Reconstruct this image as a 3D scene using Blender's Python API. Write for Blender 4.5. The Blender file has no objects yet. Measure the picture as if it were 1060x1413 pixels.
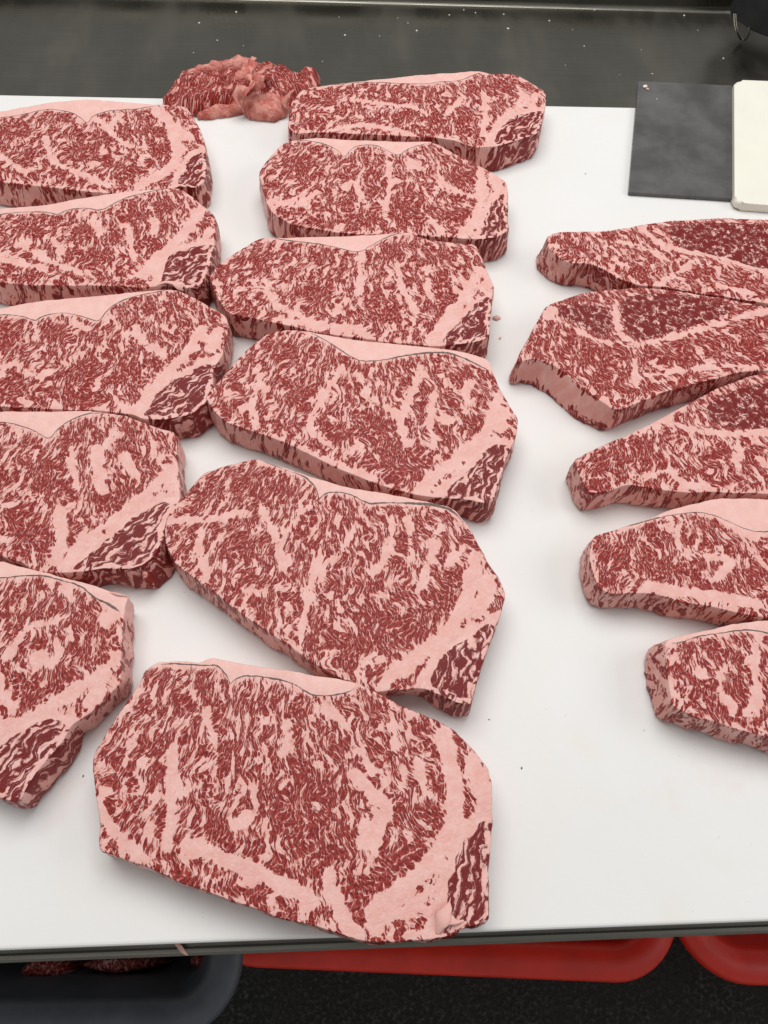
import bpy, bmesh, math, random
import numpy as np
from mathutils import Vector, Matrix, noise
from mathutils.geometry import delaunay_2d_cdt

# ------------------------------------------------------------------ camera, world, lamps, exposure
SC = bpy.context.scene
COL = SC.collection
FPX, CX, CY = 1062.0, 530.0, 706.5          # focal length of the phone picture in its own pixels
PITCH, ROLL, YAW, CAM_H = math.radians(62), math.radians(5.3), math.radians(-6.55), 0.5
def rotz(v, a):
    c, s = math.cos(a), math.sin(a)
    return Vector((c*v[0]-s*v[1], s*v[0]+c*v[1], v[2]))
_fw = Vector((0, math.cos(PITCH), -math.sin(PITCH))); _up = Vector((0, math.sin(PITCH), math.cos(PITCH))); _rt = Vector((1, 0, 0))
_c, _s = math.cos(ROLL), math.sin(ROLL)
RT = rotz(_rt*_c+_up*_s, YAW); UP = rotz(_rt*-_s+_up*_c, YAW); FW = rotz(_fw, YAW)
cam = bpy.data.cameras.new('camera'); camo = bpy.data.objects.new('camera', cam); COL.objects.link(camo)
cam.sensor_fit = 'VERTICAL'; cam.sensor_height = 36; cam.lens = 36*FPX/1413; cam.clip_start = .01; cam.clip_end = 50
m = Matrix((RT, UP, -FW)).transposed().to_4x4(); m.translation = Vector((0, 0, CAM_H)); camo.matrix_world = m
SC.camera = camo

W = bpy.data.worlds.new('World'); SC.world = W; W.use_nodes = True
W.node_tree.nodes['Background'].inputs[0].default_value = (1, 1, .99, 1)
W.node_tree.nodes['Background'].inputs[1].default_value = .34

def area(name, loc, target, sx, sy, power, col):
    l = bpy.data.lights.new(name, 'AREA'); l.shape = 'RECTANGLE'; l.size = sx; l.size_y = sy; l.energy = power; l.color = col
    o = bpy.data.objects.new(name, l); COL.objects.link(o); o.location = loc
    o.rotation_euler = (Vector(target)-Vector(loc)).to_track_quat('-Z', 'Y').to_euler()
    return o
area('ceiling_panel_lamp', (-.1, 1.0, 1.9), (0, .45, 0), 1.9, 1.2, 36, (1, .98, .96))
area('side_fill_lamp', (1.9, .2, 1.3), (0, .4, 0), 1.2, 1.0, 12, (.97, .985, 1))  # added side light with no visible source

SC.view_settings.view_transform = 'Standard'; SC.view_settings.look = 'None'
SC.view_settings.exposure = 0; SC.view_settings.gamma = 1; SC.view_settings.use_curve_mapping = False
SC.cycles.max_bounces = 6

# ------------------------------------------------------------------ helpers
def at(x, y, z=0.0):
    """point of the plane at height z seen at photograph pixel (x, y)"""
    d = FW + RT*((x-CX)/FPX) + UP*(-(y-CY)/FPX)
    k = (z-CAM_H)/d.z
    return Vector((d.x*k, d.y*k, z))
def link(o, parent=None):
    COL.objects.link(o)
    if parent: o.parent = parent
    return o
def tag(o, label=None, cat=None, group=None, kind=None):
    if label: o['label'] = label
    if cat: o['category'] = cat
    if group: o['group'] = group
    if kind: o['kind'] = kind
    return o
def empty(name, loc):
    o = bpy.data.objects.new(name, None); o.empty_display_size = .02; o.location = loc
    return link(o)
def mesh_obj(name, verts, faces, mat, parent=None, smooth=True):
    me = bpy.data.meshes.new(name); me.from_pydata([tuple(v) for v in verts], [], faces); me.materials.append(mat)
    if smooth: me.polygons.foreach_set('use_smooth', [True]*len(me.polygons))
    me.update()
    return link(bpy.data.objects.new(name, me), parent)
def bm_obj(name, bm, mat, parent=None, smooth=False):
    bmesh.ops.recalc_face_normals(bm, faces=bm.faces)
    me = bpy.data.meshes.new(name); bm.to_mesh(me); bm.free(); me.materials.append(mat)
    if smooth: me.polygons.foreach_set('use_smooth', [True]*len(me.polygons))
    return link(bpy.data.objects.new(name, me), parent)

# --- node shorthand
class G:
    def __init__(s, name):
        s.m = bpy.data.materials.new(name); s.m.use_nodes = True; s.t = s.m.node_tree
        s.b = s.t.nodes['Principled BSDF']; s.out = s.t.nodes['Material Output']
    def put(s, sock, v):
        if v is None: return
        if hasattr(v, 'links') or isinstance(v, bpy.types.NodeSocket): s.t.links.new(v, sock)
        elif isinstance(v, (tuple, list)) and sock.type == 'RGBA' and len(v) == 3: sock.default_value = (*v, 1)
        else: sock.default_value = v
    def n(s, ty, props=None, **ins):
        nd = s.t.nodes.new(ty)
        for k, v in (props or {}).items(): setattr(nd, k, v)
        for k, v in ins.items():
            key = int(k[1:]) if k[0] == 'i' and k[1:].isdigit() else k.replace('_', ' ')
            s.put(nd.inputs[key], v)
        return nd
    def math(s, op, a, b=None, c=None, clamp=False):
        return s.n('ShaderNodeMath', dict(operation=op, use_clamp=clamp), i0=a, i1=b, i2=c).outputs[0]
    def vec(s, op, a, b=None):
        return s.n('ShaderNodeVectorMath', dict(operation=op), i0=a, i1=b).outputs[0]
    def attr(s, name): return s.n('ShaderNodeAttribute', dict(attribute_name=name))
    def noise(s, v, scale, detail=2, rough=.5, dim='3D', col=False):
        nd = s.n('ShaderNodeTexNoise', dict(noise_dimensions=dim), Vector=v, Scale=scale, Detail=detail, Roughness=rough)
        return nd.outputs['Color' if col else 0]
    def step(s, v, a, b):
        return s.n('ShaderNodeMapRange', dict(interpolation_type='SMOOTHSTEP'), Value=v, From_Min=a, From_Max=b).outputs[0]
    def mix(s, f, a, b):
        nd = s.t.nodes.new('ShaderNodeMix'); nd.data_type = 'RGBA'
        s.put(nd.inputs[0], f); s.put(nd.inputs[6], a); s.put(nd.inputs[7], b)
        return nd.outputs[2]
    def bump(s, h, strength, dist):
        nd = s.n('ShaderNodeBump', None, Strength=strength, Distance=dist, Height=h)
        s.t.links.new(nd.outputs[0], s.b.inputs['Normal'])
    def obj(s): return s.n('ShaderNodeTexCoord').outputs['Object']
    def flesh(s, w):
        s.b.inputs['Subsurface Weight'].default_value = w; s.b.inputs['Subsurface Scale'].default_value = .0016
        s.b.inputs['Subsurface Radius'].default_value = (1, .35, .25)
    def fin(s, color=None, rough=None, metal=None, spec=None):
        s.put(s.b.inputs['Base Color'], color); s.put(s.b.inputs['Roughness'], rough)
        s.put(s.b.inputs['Metallic'], metal); s.put(s.b.inputs['Specular IOR Level'], spec)
        return s.m

FAT, FAT2, FATW = (.79, .48, .435), (.745, .395, .345), (.80, .565, .535)
LEAN, LEAND, LEANL = (.225, .0155, .0140), (.110, .0065, .0070), (.44, .052, .038)

def fat_colour(g, co, side):
    n1 = g.noise(co, .09, 3, .6); n2 = g.noise(co, .5, 3, .6)
    c = g.mix(g.step(n1, .35, .7), FAT2, FAT)
    c = g.mix(g.math('MULTIPLY', g.step(n2, .45, .75), .6), c, FATW)
    sd = g.math('MULTIPLY', side, g.step(g.noise(co, .14, 3, .6), .30, .62))
    return g.mix(g.math('MULTIPLY', sd, .75), c, (.70, .31, .26))

def marbled():
    g = G('marbled_meat'); g.flesh(.22)
    gr = g.attr('grain').outputs['Vector']; bias = g.attr('bias').outputs['Fac']; side = g.attr('side').outputs['Fac']
    # domain warps, coordinates are millimetres (x across the grain, y along it)
    w1 = g.vec('MULTIPLY', g.vec('SUBTRACT', g.noise(gr, .05, 1, .5, '2D', True), (.5, .5, .5)), (14, 8, 0))
    w2 = g.vec('MULTIPLY', g.vec('SUBTRACT', g.noise(gr, .45, 2, .6, '2D', True), (.5, .5, .5)), (1.1, 1.8, 0))
    q = g.vec('ADD', gr, g.vec('ADD', w1, w2))
    # fibre bundles: each is mostly lean or mostly fat, so clumps get lobed outlines
    SX, SY = 1.7, 4.4
    qs = g.vec('MULTIPLY', q, (1/SX, 1/SY, 0))
    f1 = g.n('ShaderNodeTexVoronoi', dict(voronoi_dimensions='2D', feature='F1'), Vector=qs, Scale=1.0, Randomness=1.0)
    ed = g.n('ShaderNodeTexVoronoi', dict(voronoi_dimensions='2D', feature='DISTANCE_TO_EDGE'), Vector=qs, Scale=1.0, Randomness=1.0).outputs['Distance']
    cell = g.vec('MULTIPLY', f1.outputs['Position'], (SX, SY, 0))
    rnd = g.n('ShaderNodeSeparateXYZ', None, i0=f1.outputs['Color']).outputs[0]
    mac = g.noise(g.vec('MULTIPLY', cell, (1/4.0, 1/10.0, 0)), 1.0, 1.4, .5, '2D')
    fine = g.noise(g.vec('MULTIPLY', q, (1/1.3, 1/4.0, 0)), 1.0, 1.0, .5, '2D')
    big = g.noise(g.vec('MULTIPLY', q, (1/15.0, 1/24.0, 0)), 1.0, 1, .5, '2D')
    c = lambda n_, k: g.math('MULTIPLY', g.math('SUBTRACT', n_, .5), k)
    sc = g.math('ADD', g.math('ADD', c(mac, 4.3), c(rnd, .5)), g.math('ADD', c(big, .9), bias))
    sc = g.math('ADD', g.math('MINIMUM', sc, .50), c(fine, 1.75))
    edge = c(g.math('MINIMUM', ed, .15), 3.6)                      # fat creeps in along the bundle borders
    sc = g.math('ADD', sc, g.math('ADD', edge, 1.30))
    lean = g.step(sc, -.20, .24)
    fc = fat_colour(g, gr, side)
    v = g.noise(g.vec('MULTIPLY', gr, (1, .45, 1)), 1.1, 3, .65, '2D')
    lc = g.mix(g.step(sc, .05, .75), LEANL, LEAN)
    lc = g.mix(g.math('MULTIPLY', g.step(v, .42, .68), .9), lc, LEAND)
    lc = g.mix(g.math('MULTIPLY', g.step(v, .5, .28), .3), lc, LEANL)
    haze = g.noise(g.vec('MULTIPLY', q, (1/.8, 1/2.2, 0)), 1.0, 2, .6, '2D')                 # fine fat threads inside the lean
    lean = g.math('MULTIPLY', lean, g.math('SUBTRACT', 1.0, g.math('MULTIPLY', g.step(haze, .58, .76), .22)))
    col = g.mix(lean, fc, lc)
    fn = g.noise(gr, 1.6, 3, .6)
    g.bump(g.math('ADD', g.math('MULTIPLY', lean, -.5), g.math('ADD', g.math('MULTIPLY', fn, .6), g.math('MULTIPLY', g.noise(gr, .33, 3, .55), 1.1))), .6, .0008)
    return g.fin(col, g.math('ADD', .20, g.math('MULTIPLY', fn, .20)), 0, .18)

def striped():
    """the loose chain muscle at the end of each slice: lean with wavy fat lines"""
    g = G('striped_muscle'); g.flesh(.22)
    gr = g.attr('grain').outputs['Vector']; side = g.attr('side').outputs['Fac']; bias = g.attr('bias').outputs['Fac']
    w1 = g.vec('MULTIPLY', g.vec('SUBTRACT', g.noise(gr, .085, 1.5, .5, '2D', True), (.5, .5, .5)), (17, 6, 0))
    w2 = g.vec('MULTIPLY', g.vec('SUBTRACT', g.noise(gr, .5, 2, .6, '2D', True), (.5, .5, .5)), (2.2, 2, 0))
    q = g.vec('ADD', gr, g.vec('ADD', w1, w2)); qx = g.n('ShaderNodeSeparateXYZ', None, i0=q).outputs[0]
    def bands(period, lo, amp):
        fr = g.math('ABSOLUTE', g.math('SUBTRACT', g.math('FRACT', g.math('DIVIDE', qx, period)), .5))
        th = g.math('MULTIPLY', g.math('SUBTRACT', g.noise(g.vec('MULTIPLY', gr, (.22, .10, 0)), 1.0, 2, .5, '2D'), lo), amp)
        return g.step(g.math('SUBTRACT', fr, th), -.08, .10)
    lean = g.math('MULTIPLY', bands(6.2, .38, .85), bands(2.9, .48, .55))
    lean = g.math('MULTIPLY', lean, g.step(bias, -.75, -.35))
    v = g.noise(gr, 1.0, 3, .65, '2D')
    lc = g.mix(g.step(v, .4, .7), tuple(x*.85 for x in LEAN), LEAND)
    lc = g.mix(g.math('MULTIPLY', side, .35), lc, (.33, .05, .045))
    col = g.mix(lean, fat_colour(g, gr, side), lc)
    g.bump(g.math('ADD', g.math('MULTIPLY', lean, -.6), g.math('MULTIPLY', v, .6)), .5, .0007)
    return g.fin(col, g.math('ADD', .36, g.math('MULTIPLY', v, .22)), 0, .22)

def dense():
    """dark lean muscle with a thin web of fat"""
    g = G('dense_lean'); g.flesh(.22)
    gr = g.attr('grain').outputs['Vector']; side = g.attr('side').outputs['Fac']; bias = g.attr('bias').outputs['Fac']
    w1 = g.vec('MULTIPLY', g.vec('SUBTRACT', g.noise(gr, .25, 3, .6, '2D', True), (.5, .5, .5)), (9, 9, 0))
    q = g.vec('ADD', gr, w1)
    def web(sx, sy, w):
        e = g.n('ShaderNodeTexVoronoi', dict(voronoi_dimensions='2D', feature='DISTANCE_TO_EDGE'), Vector=g.vec('MULTIPLY', q, (1/sx, 1/sy, 0)), Scale=1.0).outputs['Distance']
        ww = g.math('MULTIPLY', g.math('SUBTRACT', g.noise(gr, .16, 2, .6, '2D'), .46), w)
        return g.step(g.math('SUBTRACT', e, ww), -.03, .02)
    lean = g.math('MULTIPLY', web(5.5, 8.5, .50), web(2.4, 4.6, .30))
    lean = g.math('MULTIPLY', lean, g.step(bias, -.65, -.35))
    v = g.noise(gr, .9, 3, .65, '2D')
    lc = g.mix(g.step(v, .4, .72), (.195, .0155, .0140), (.115, .0085, .0090))
    col = g.mix(lean, fat_colour(g, gr, side), lc)
    g.bump(g.math('ADD', g.math('MULTIPLY', lean, -.4), g.math('MULTIPLY', v, .5)), .4, .0005)
    return g.fin(col, g.math('ADD', .32, g.math('MULTIPLY', v, .2)), 0, .2)

def fatcap():
    g = G('fat'); g.flesh(.22)
    gr = g.attr('grain').outputs['Vector']; side = g.attr('side').outputs['Fac']
    c = fat_colour(g, gr, side)
    c = g.mix(.35, c, (.79, .52, .465))
    v = g.noise(gr, .8, 4, .65)
    g.bump(v, .3, .0006)
    return g.fin(c, g.math('ADD', .42, g.math('MULTIPLY', v, .2)), 0, .4)

def plain(name, col, rough=.5, metal=0, spec=.5, var=.0, vscale=30, bump=0, bscale=200, bdist=.001):
    g = G(name); o = g.obj()
    c = col
    if var:
        n = g.noise(o, vscale, 4, .6)
        c = g.mix(g.step(n, .3, .7), tuple(x*(1-var) for x in col), tuple(min(1, x*(1+var)) for x in col))
    if bump: g.bump(g.noise(o, bscale, 4, .6), bump, bdist)
    return g.fin(c, rough, metal, spec)

def board_mat():
    g = G('white_plastic'); o = g.obj()
    n = g.noise(o, 6, 4, .55); n2 = g.noise(o, 1.7, 2, .5)
    c = g.mix(g.step(n, .35, .7), (.75, .745, .725), (.77, .77, .76))
    c = g.mix(g.math('MULTIPLY', g.step(g.noise(o, 7.5, 3, .6), .57, .76), .7), c, (.74, .67, .56))     # grease stains
    c = g.mix(g.math('MULTIPLY', g.step(g.noise(o, 260, 2, .5), .72, .80), .5), c, (.45, .36, .30))       # specks
    c = g.mix(g.math('MULTIPLY', g.step(g.noise(g.vec('ADD', o, (3.1, 1.7, 0)), 10, 4, .65), .60, .80), .55), c, (.76, .60, .55))   # faint pink smears
    # knife scratches: thin warped lines in two directions
    s = g.noise(g.vec('MULTIPLY', o, (900, 14, 1)), 1, 2, .6); s2 = g.noise(g.vec('MULTIPLY', o, (18, 800, 1)), 1, 2, .6)
    sc = g.math('ADD', g.step(s, .68, .75), g.step(s2, .70, .77))
    c = g.mix(g.math('MULTIPLY', sc, .12), c, (.6, .57, .53))
    g.bump(g.math('ADD', g.math('MULTIPLY', sc, -.5), g.noise(o, 400, 3, .6)), .12, .0004)
    return g.fin(c, g.math('ADD', .42, g.math('MULTIPLY', n2, .2)), 0, .4)

def steel_mat():
    g = G('brushed_steel'); o = g.obj()
    b = g.noise(g.vec('MULTIPLY', o, (14, 900, 40)), 1, 3, .6)
    sm = g.noise(o, 9, 5, .62); sm2 = g.noise(g.vec('MULTIPLY', o, (1.0, .35, 1)), 16, 3, .6)
    c = g.mix(g.step(b, .3, .7), (.195, .185, .158), (.215, .205, .175))
    refl_tint = g.math('MULTIPLY', g.step(sm, .5, .85), .06)                                                # pale patches painted in place of soft reflections
    c = g.mix(refl_tint, c, (.42, .40, .36))
    r = g.math('ADD', .22, g.math('MULTIPLY', g.step(sm2, .35, .75), .16))
    r = g.math('ADD', r, g.math('MULTIPLY', b, .06))
    g.bump(g.math('ADD', b, g.math('MULTIPLY', sm, 1.2)), .05, .0006)
    return g.fin(c, r, g.math('SUBTRACT', 1.0, refl_tint), .5)

def floor_mat():
    g = G('black_rubber_mat'); o = g.obj()
    n = g.noise(o, 160, 4, .65); n2 = g.noise(o, 14, 3, .6)
    c = g.mix(g.step(n, .45, .75), (.014, .015, .013), (.075, .080, .070))
    c = g.mix(g.step(n2, .4, .8), c, (.022, .022, .020))
    g.bump(n, .9, .004)
    return g.fin(c, .7, 0, .3)

def trimfat():
    g = G('torn_pink_fat'); g.flesh(.22); o = g.obj()
    a = g.noise(g.vec('MULTIPLY', o, (1, 1, .5)), 120, 4, .65); b = g.noise(o, 420, 4, .65)
    c = g.mix(g.step(a, .38, .62), (.50, .105, .08), (.70, .31, .25))
    c = g.mix(g.math('MULTIPLY', g.step(b, .52, .7), .6), c, (.76, .43, .37))
    g.bump(g.math('ADD', a, b), .8, .0016)
    return g.fin(c, .34, 0, .4)
M = dict(trimfat=trimfat(), marbled=marbled(), striped=striped(), dense=dense(), fat=fatcap(), board=board_mat(), steel=steel_mat(), floor=floor_mat(),
    membrane=plain('membrane', (.14, .085, .075), .6, var=.3, vscale=300),
    slate=plain('dark_slate', (.085, .083, .080), .36, spec=.5, var=.35, vscale=22, bump=.1, bscale=300),
    cream=plain('cream_plastic', (.80, .78, .68), .42, var=.03, vscale=14, bump=.06, bscale=160),
    black=plain('black_plastic', (.012, .012, .013), .5, var=.3, vscale=60, bump=.2, bscale=500),
    chrome=plain('bright_wire', (.75, .74, .72), .18, 1),
    red=plain('red_plastic', (.72, .030, .014), .42, var=.12, vscale=18, bump=.06, bscale=200),
    red_shaded=plain('red_plastic_inside_shaded', (.60, .024, .011), .45, var=.12, vscale=18),  # same red darkened, shade inside the tubs put into the colour
    bin=plain('charcoal_plastic', (.095, .10, .115), .45, var=.15, vscale=25, bump=.15, bscale=300),
    crumb=plain('fat_crumb', (.78, .70, .64), .5, var=.1, vscale=800),
    pinkbit=plain('pink_crumb', (.70, .42, .34), .5, var=.15, vscale=500),
    rubber=plain('rubber_foot', (.02, .02, .02), .8))

# ------------------------------------------------------------------ polyline tools (numpy, metres)
def chaikin(p, closed, r=.25, it=1):
    p = np.asarray(p, float)
    for _ in range(it):
        if closed:
            q = np.roll(p, -1, 0); p = np.stack([p*(1-r)+q*r, p*r+q*(1-r)], 1).reshape(-1, p.shape[1])
        else:
            a, b = p[:-1], p[1:]
            m_ = np.stack([a*(1-r)+b*r, a*r+b*(1-r)], 1).reshape(-1, p.shape[1]); p = np.vstack([p[:1], m_, p[-1:]])
    return p
def resample(p, step, closed):
    if closed: p = np.vstack([p, p[:1]])
    d = np.r_[0, np.cumsum(np.linalg.norm(np.diff(p[:, :2], axis=0), axis=1))]
    n = max(3, int(round(d[-1]/step))); s = np.linspace(0, d[-1], n+1)
    o = np.stack([np.interp(s, d, p[:, k]) for k in range(p.shape[1])], 1)
    return o[:-1] if closed else o
def inside(pts, poly):
    x, y = pts[:, 0], pts[:, 1]; r = np.zeros(len(pts), bool); q = np.roll(poly, -1, 0)
    for (x0, y0), (x1, y1) in zip(poly[:, :2], q[:, :2]):
        if y0 == y1: continue
        c = (y0 > y) != (y1 > y); r ^= c & (x < (x1-x0)*(y-y0)/(y1-y0)+x0)
    return r
def dist_line(pts, line, closed=False):
    line = np.asarray(line)[:, :2]
    if len(line) == 1: return np.linalg.norm(pts[:, :2]-line[0], axis=1)
    best = np.full(len(pts), 1e9); L = np.vstack([line, line[:1]]) if closed else line
    for a, b in zip(L[:-1], L[1:]):
        ab = b-a; t = np.clip(((pts[:, :2]-a)@ab)/max(ab@ab, 1e-12), 0, 1)
        best = np.minimum(best, np.linalg.norm(pts[:, :2]-(a+t[:, None]*ab), axis=1))
    return best
def sstep(x, a, b):
    t = np.clip((x-a)/(b-a), 0, 1); return t*t*(3-2*t)
def nz(x, y, s, seed):
    return noise.noise((x*s+seed*7.13, y*s-seed*3.7, seed*1.9))

# ------------------------------------------------------------------ the setting
def box(name, x0, x1, y0, y1, z0, z1, mat, parent=None, bev=.0, seg=2):
    bm = bmesh.new(); bmesh.ops.create_cube(bm, size=1)
    for v in bm.verts: v.co = Vector(((x0+x1)/2+v.co.x*(x1-x0), (y0+y1)/2+v.co.y*(y1-y0), (z0+z1)/2+v.co.z*(z1-z0)))
    if bev: bmesh.ops.bevel(bm, geom=bm.edges[:], offset=bev, segments=seg, affect='EDGES', profile=.5)
    return bm_obj(name, bm, mat, parent)
FLOOR_Z = -.88
fl = mesh_obj('floor', [(-3, -3, FLOOR_Z), (3, -3, FLOOR_Z), (3, 3, FLOOR_Z), (-3, 3, FLOOR_Z)], [(0, 1, 2, 3)], M['floor'], smooth=False)
tag(fl, kind='structure')

BT = .03
yb = (at(0, 130).y+at(880, 148).y)/2; yf = (at(0, 1312).y+at(1060, 1271).y)/2
XL, XR = -.80, .95
board = box('cutting_board', XL, XR, yf, yb, -BT, 0, M['board'], bev=.0022, seg=3)
tag(board, 'wide white plastic cutting board lying under all the steaks', 'cutting board')
ybend = (at(500, 2, -BT+.004).y+at(1000, 14, -BT+.004).y)/2
table = empty('steel_table', (0, .4, FLOOR_Z)); T0 = Vector((0, .4, FLOOR_Z))
tag(table, 'brushed stainless steel worktable carrying the cutting board', 'worktable')
def tpart(name, *a, **k):
    o = box(name, *a, **k); o.parent = table; o.location = -T0; return o
yl = yf-.0068
tpart('worktop', XL-.02, XR+.05, yl+.0045, ybend, -BT-.003, -BT-.0005, M['steel'])
# folded front lip along the front edge
bm = bmesh.new()
prof = [(yl+.0045, -BT-.0008)] + [(yl+.0045, -BT+.005), (yl+.0035, -BT+.0066), (yl+.0015, -BT+.0066), (yl, -BT+.0050), (yl, -BT-.04), (yl+.0012, -BT-.04), (yl+.0012, -BT-.0030)]
for x in (XL-.02, XR+.05):
    for y, z in prof: bm.verts.new((x, y, z))
bm.verts.ensure_lookup_table(); n = len(prof)
for k in range(n): bm.faces.new([bm.verts[k], bm.verts[(k+1) % n], bm.verts[n+(k+1) % n], bm.verts[n+k]])
o = bm_obj('front_lip', bm, M['steel'], table); o.location = -T0
# upstand at the back: a coved bend, then the splash
bm = bmesh.new(); rr = .006; prof = [(ybend, -BT-.0005)]
for k in range(1, 9):
    a = math.pi/2*k/8; prof.append((ybend+rr*math.sin(a), -BT-.0005+rr*(1-math.cos(a))))
prof += [(ybend+rr, -BT+.020), (ybend+rr+.002, -BT+.024), (ybend+rr+.30, -BT+.024), (ybend+rr+.30, -BT-.003), (ybend, -BT-.003)]
for x in (XL-.02, XR+.05):
    for y, z in prof: bm.verts.new((x, y, z))
bm.verts.ensure_lookup_table(); n = len(prof)
for k in range(n): bm.faces.new([bm.verts[k], bm.verts[(k+1) % n], bm.verts[n+(k+1) % n], bm.verts[n+k]])
o = bm_obj('back_upstand', bm, M['steel'], table); o.location = -T0
for x in (XL+.02, XR-.03):
    for y in (.06, ybend-.05):
        tpart('leg', x-.02, x+.02, y-.02, y+.02, FLOOR_Z, -BT-.004, M['steel'], bev=.003)

# ------------------------------------------------------------------ steaks
STEP = .0021
def build_steak(S, idx):
    t = S.get('t', .027); rng = random.Random(idx*17+3); seed = idx+1
    def w(p, z=t): v = at(p[0], p[1], z); return (v.x, v.y)
    def mm(px, p): a = at(p[0], p[1], t); b = at(p[0]+px, p[1], t); return (b-a).length
    out = np.array([[*w(p), (p[2] if len(p) > 2 else S.get('flare', 1.2))*.001] for p in S['out']])
    if sum(out[i-1, 0]*out[i, 1]-out[i, 0]*out[i-1, 1] for i in range(len(out))) < 0: out = out[::-1]
    c0 = out[:, :2].mean(0); root = empty('steak', (c0[0], c0[1], 0))
    out[:, :2] -= c0
    out = resample(chaikin(out, True, .13, 1), .0024, True)
    tan = np.roll(out[:, :2], -2, 0)-np.roll(out[:, :2], 2, 0); tan /= np.linalg.norm(tan, axis=1)[:, None]+1e-9
    nor = np.stack([tan[:, 1], -tan[:, 0]], 1)
    wob = np.array([.00065*nz(x, y, 60, seed)+.00045*nz(x, y, 190, seed+.5)+.0003*nz(x, y, 420, seed+.3) for x, y in out[:, :2]])
    out[:, :2] += nor*wob[:, None]
    n = len(out); top = out[:, :2]-nor*.0006
    # seams
    polys, segs = [], []
    def nearest(p): return int(np.argmin(((top-p)**2).sum(1)))
    def seam(px):
        p = resample(chaikin(np.array([w(q) for q in px])-c0, False, .25, 2), .0022, False)
        a, b = nearest(p[0]), nearest(p[-1]); mid = p[1:-1]
        mid = mid[inside(mid, top)]
        mid = mid[dist_line(mid, top, True) > .0007] if len(mid) else mid
        k1 = [(a+i) % n for i in range((b-a) % n+1)]; k2 = [(b+i) % n for i in range((a-b) % n+1)]
        arc = top[k1][::-1] if len(k1) < len(k2) else top[k2]
        return a, b, mid, np.vstack([top[a], mid, top[b], arc])
    regs = []
    cap_line = chain_line = None
    if S.get('cap'):
        a, b, mid, poly = seam(S['cap']); segs.append((a, mid, b)); regs.append(('fat_cap', 'fat', poly)); cap_line = np.vstack([top[a], mid, top[b]])
    if S.get('chain'):
        a, b, mid, poly = seam(S['chain']); segs.append((a, mid, b)); regs.append(('chain_muscle', 'striped', poly)); chain_line = np.vstack([top[a], mid, top[b]])
    for ov in S.get('oval', []):
        p = resample(chaikin(np.array([w(q) for q in ov])-c0, True, .25, 2), .0022, True)
        p = p+np.array([[.0006*nz(x, y, 200, seed), .0006*nz(x, y, 200, seed+9)] for x, y in p])
        keep = inside(p, top) & (dist_line(p, top, True) > .0012); p = p[keep]
        segs.append((None, p, None)); regs.append(('dense_muscle', 'dense', p))
    # interior points
    lo, hi = top.min(0), top.max(0); gp = []
    ny = int((hi[1]-lo[1])/(STEP*.866))+2
    for j in range(ny):
        for i in range(int((hi[0]-lo[0])/STEP)+2):
            gp.append((lo[0]+(i+.5*(j % 2))*STEP+rng.uniform(-.3, .3)*STEP, lo[1]+j*STEP*.866+rng.uniform(-.3, .3)*STEP))
    gp = np.array(gp); gp = gp[inside(gp, top)]; gp = gp[dist_line(gp, top, True) > .0011]
    for a, mid, b in segs:
        if len(mid) > 1: gp = gp[dist_line(gp, mid) > .0010]
    vin = [Vector(p) for p in top]; ein = [(i, (i+1) % n) for i in range(n)]
    for a, mid, b in segs:
        k0 = len(vin); vin += [Vector(p) for p in mid]; ids = list(range(k0, len(vin)))
        chain = ([a]+ids+[b]) if a is not None else ids+[ids[0]]
        ein += list(zip(chain[:-1], chain[1:]))
    vin += [Vector(p) for p in gp]
    vo, eo, fo, ov_, oe_, of_ = delaunay_2d_cdt(vin, ein, [], 1, 1e-7)
    xy = np.array([(v.x, v.y) for v in vo]); ring = [-1]*n
    for k, src in enumerate(ov_):
        for s_ in src:
            if s_ < n: ring[s_] = k
    cen = np.array([xy[list(f)].mean(0) for f in fo])
    # the CDT can keep triangles in concave pockets of the hull
    ok = inside(cen, top)
    fo = [tuple(f) for f, o_ in zip(fo, ok) if o_]; cen = cen[ok]
    freg = np.full(len(fo), -1)
    for r in range(len(regs)-1, -1, -1): freg[inside(cen, regs[r][2])] = r
    def zt(x, y):
        return t+.0010*nz(x, y, 22, seed)+.00035*nz(x, y, 90, seed+2)
    tz = np.array([zt(x, y) for x, y in xy])
    for a, mid, b in segs:
        if len(mid) > 1: tz -= .00035*(1-sstep(dist_line(xy, mid), .0004, .0022))
    tz -= .0002*(1-sstep(dist_line(xy, top, True), 0, .002))
    V = [(x, y, z) for (x, y), z in zip(xy, tz)]; flat = [tuple(p) for p in xy]; side = [0.0]*len(V); depth = [0.0]*len(V)
    # side walls
    rings = [ring]; NR = 8
    amp = S.get('rag', 1.0)
    for k in range(1, NR+1):
        s_ = (k-1)/(NR-1); ids = []
        for i in range(n):
            x, y = out[i, :2]; fl_ = out[i, 2]
            u = i*.0024
            str_ = .0011*amp*nz(u, s_*.006, 130, seed+4)+.0009*amp*nz(u, s_*.03, 55, seed+5)+.0005*nz(u, s_*.02, 330, seed+6)
            o_ = fl_*s_+str_*min(1, s_*2.2+.12)-(.0012 if k == NR else 0)+.0004*math.sin(math.pi*min(1, s_))
            z = (zt(*top[i])-.0008)*(1-s_)+(.0002 if k == NR else 0)
            V.append((x+nor[i, 0]*o_, y+nor[i, 1]*o_, z)); ids.append(len(V)-1)
            un = out[i, :2]+nor[i]*(s_*t*.42); flat.append(tuple(un)); side.append(sstep(np.array(s_), -.05, .30).item())
        rings.append(ids)
    e2r = {}
    for f, r in zip(fo, freg):
        for q in range(len(f)): e2r[frozenset((f[q], f[(q+1) % len(f)]))] = r
    F = list(fo); R_ = list(freg)
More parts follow.
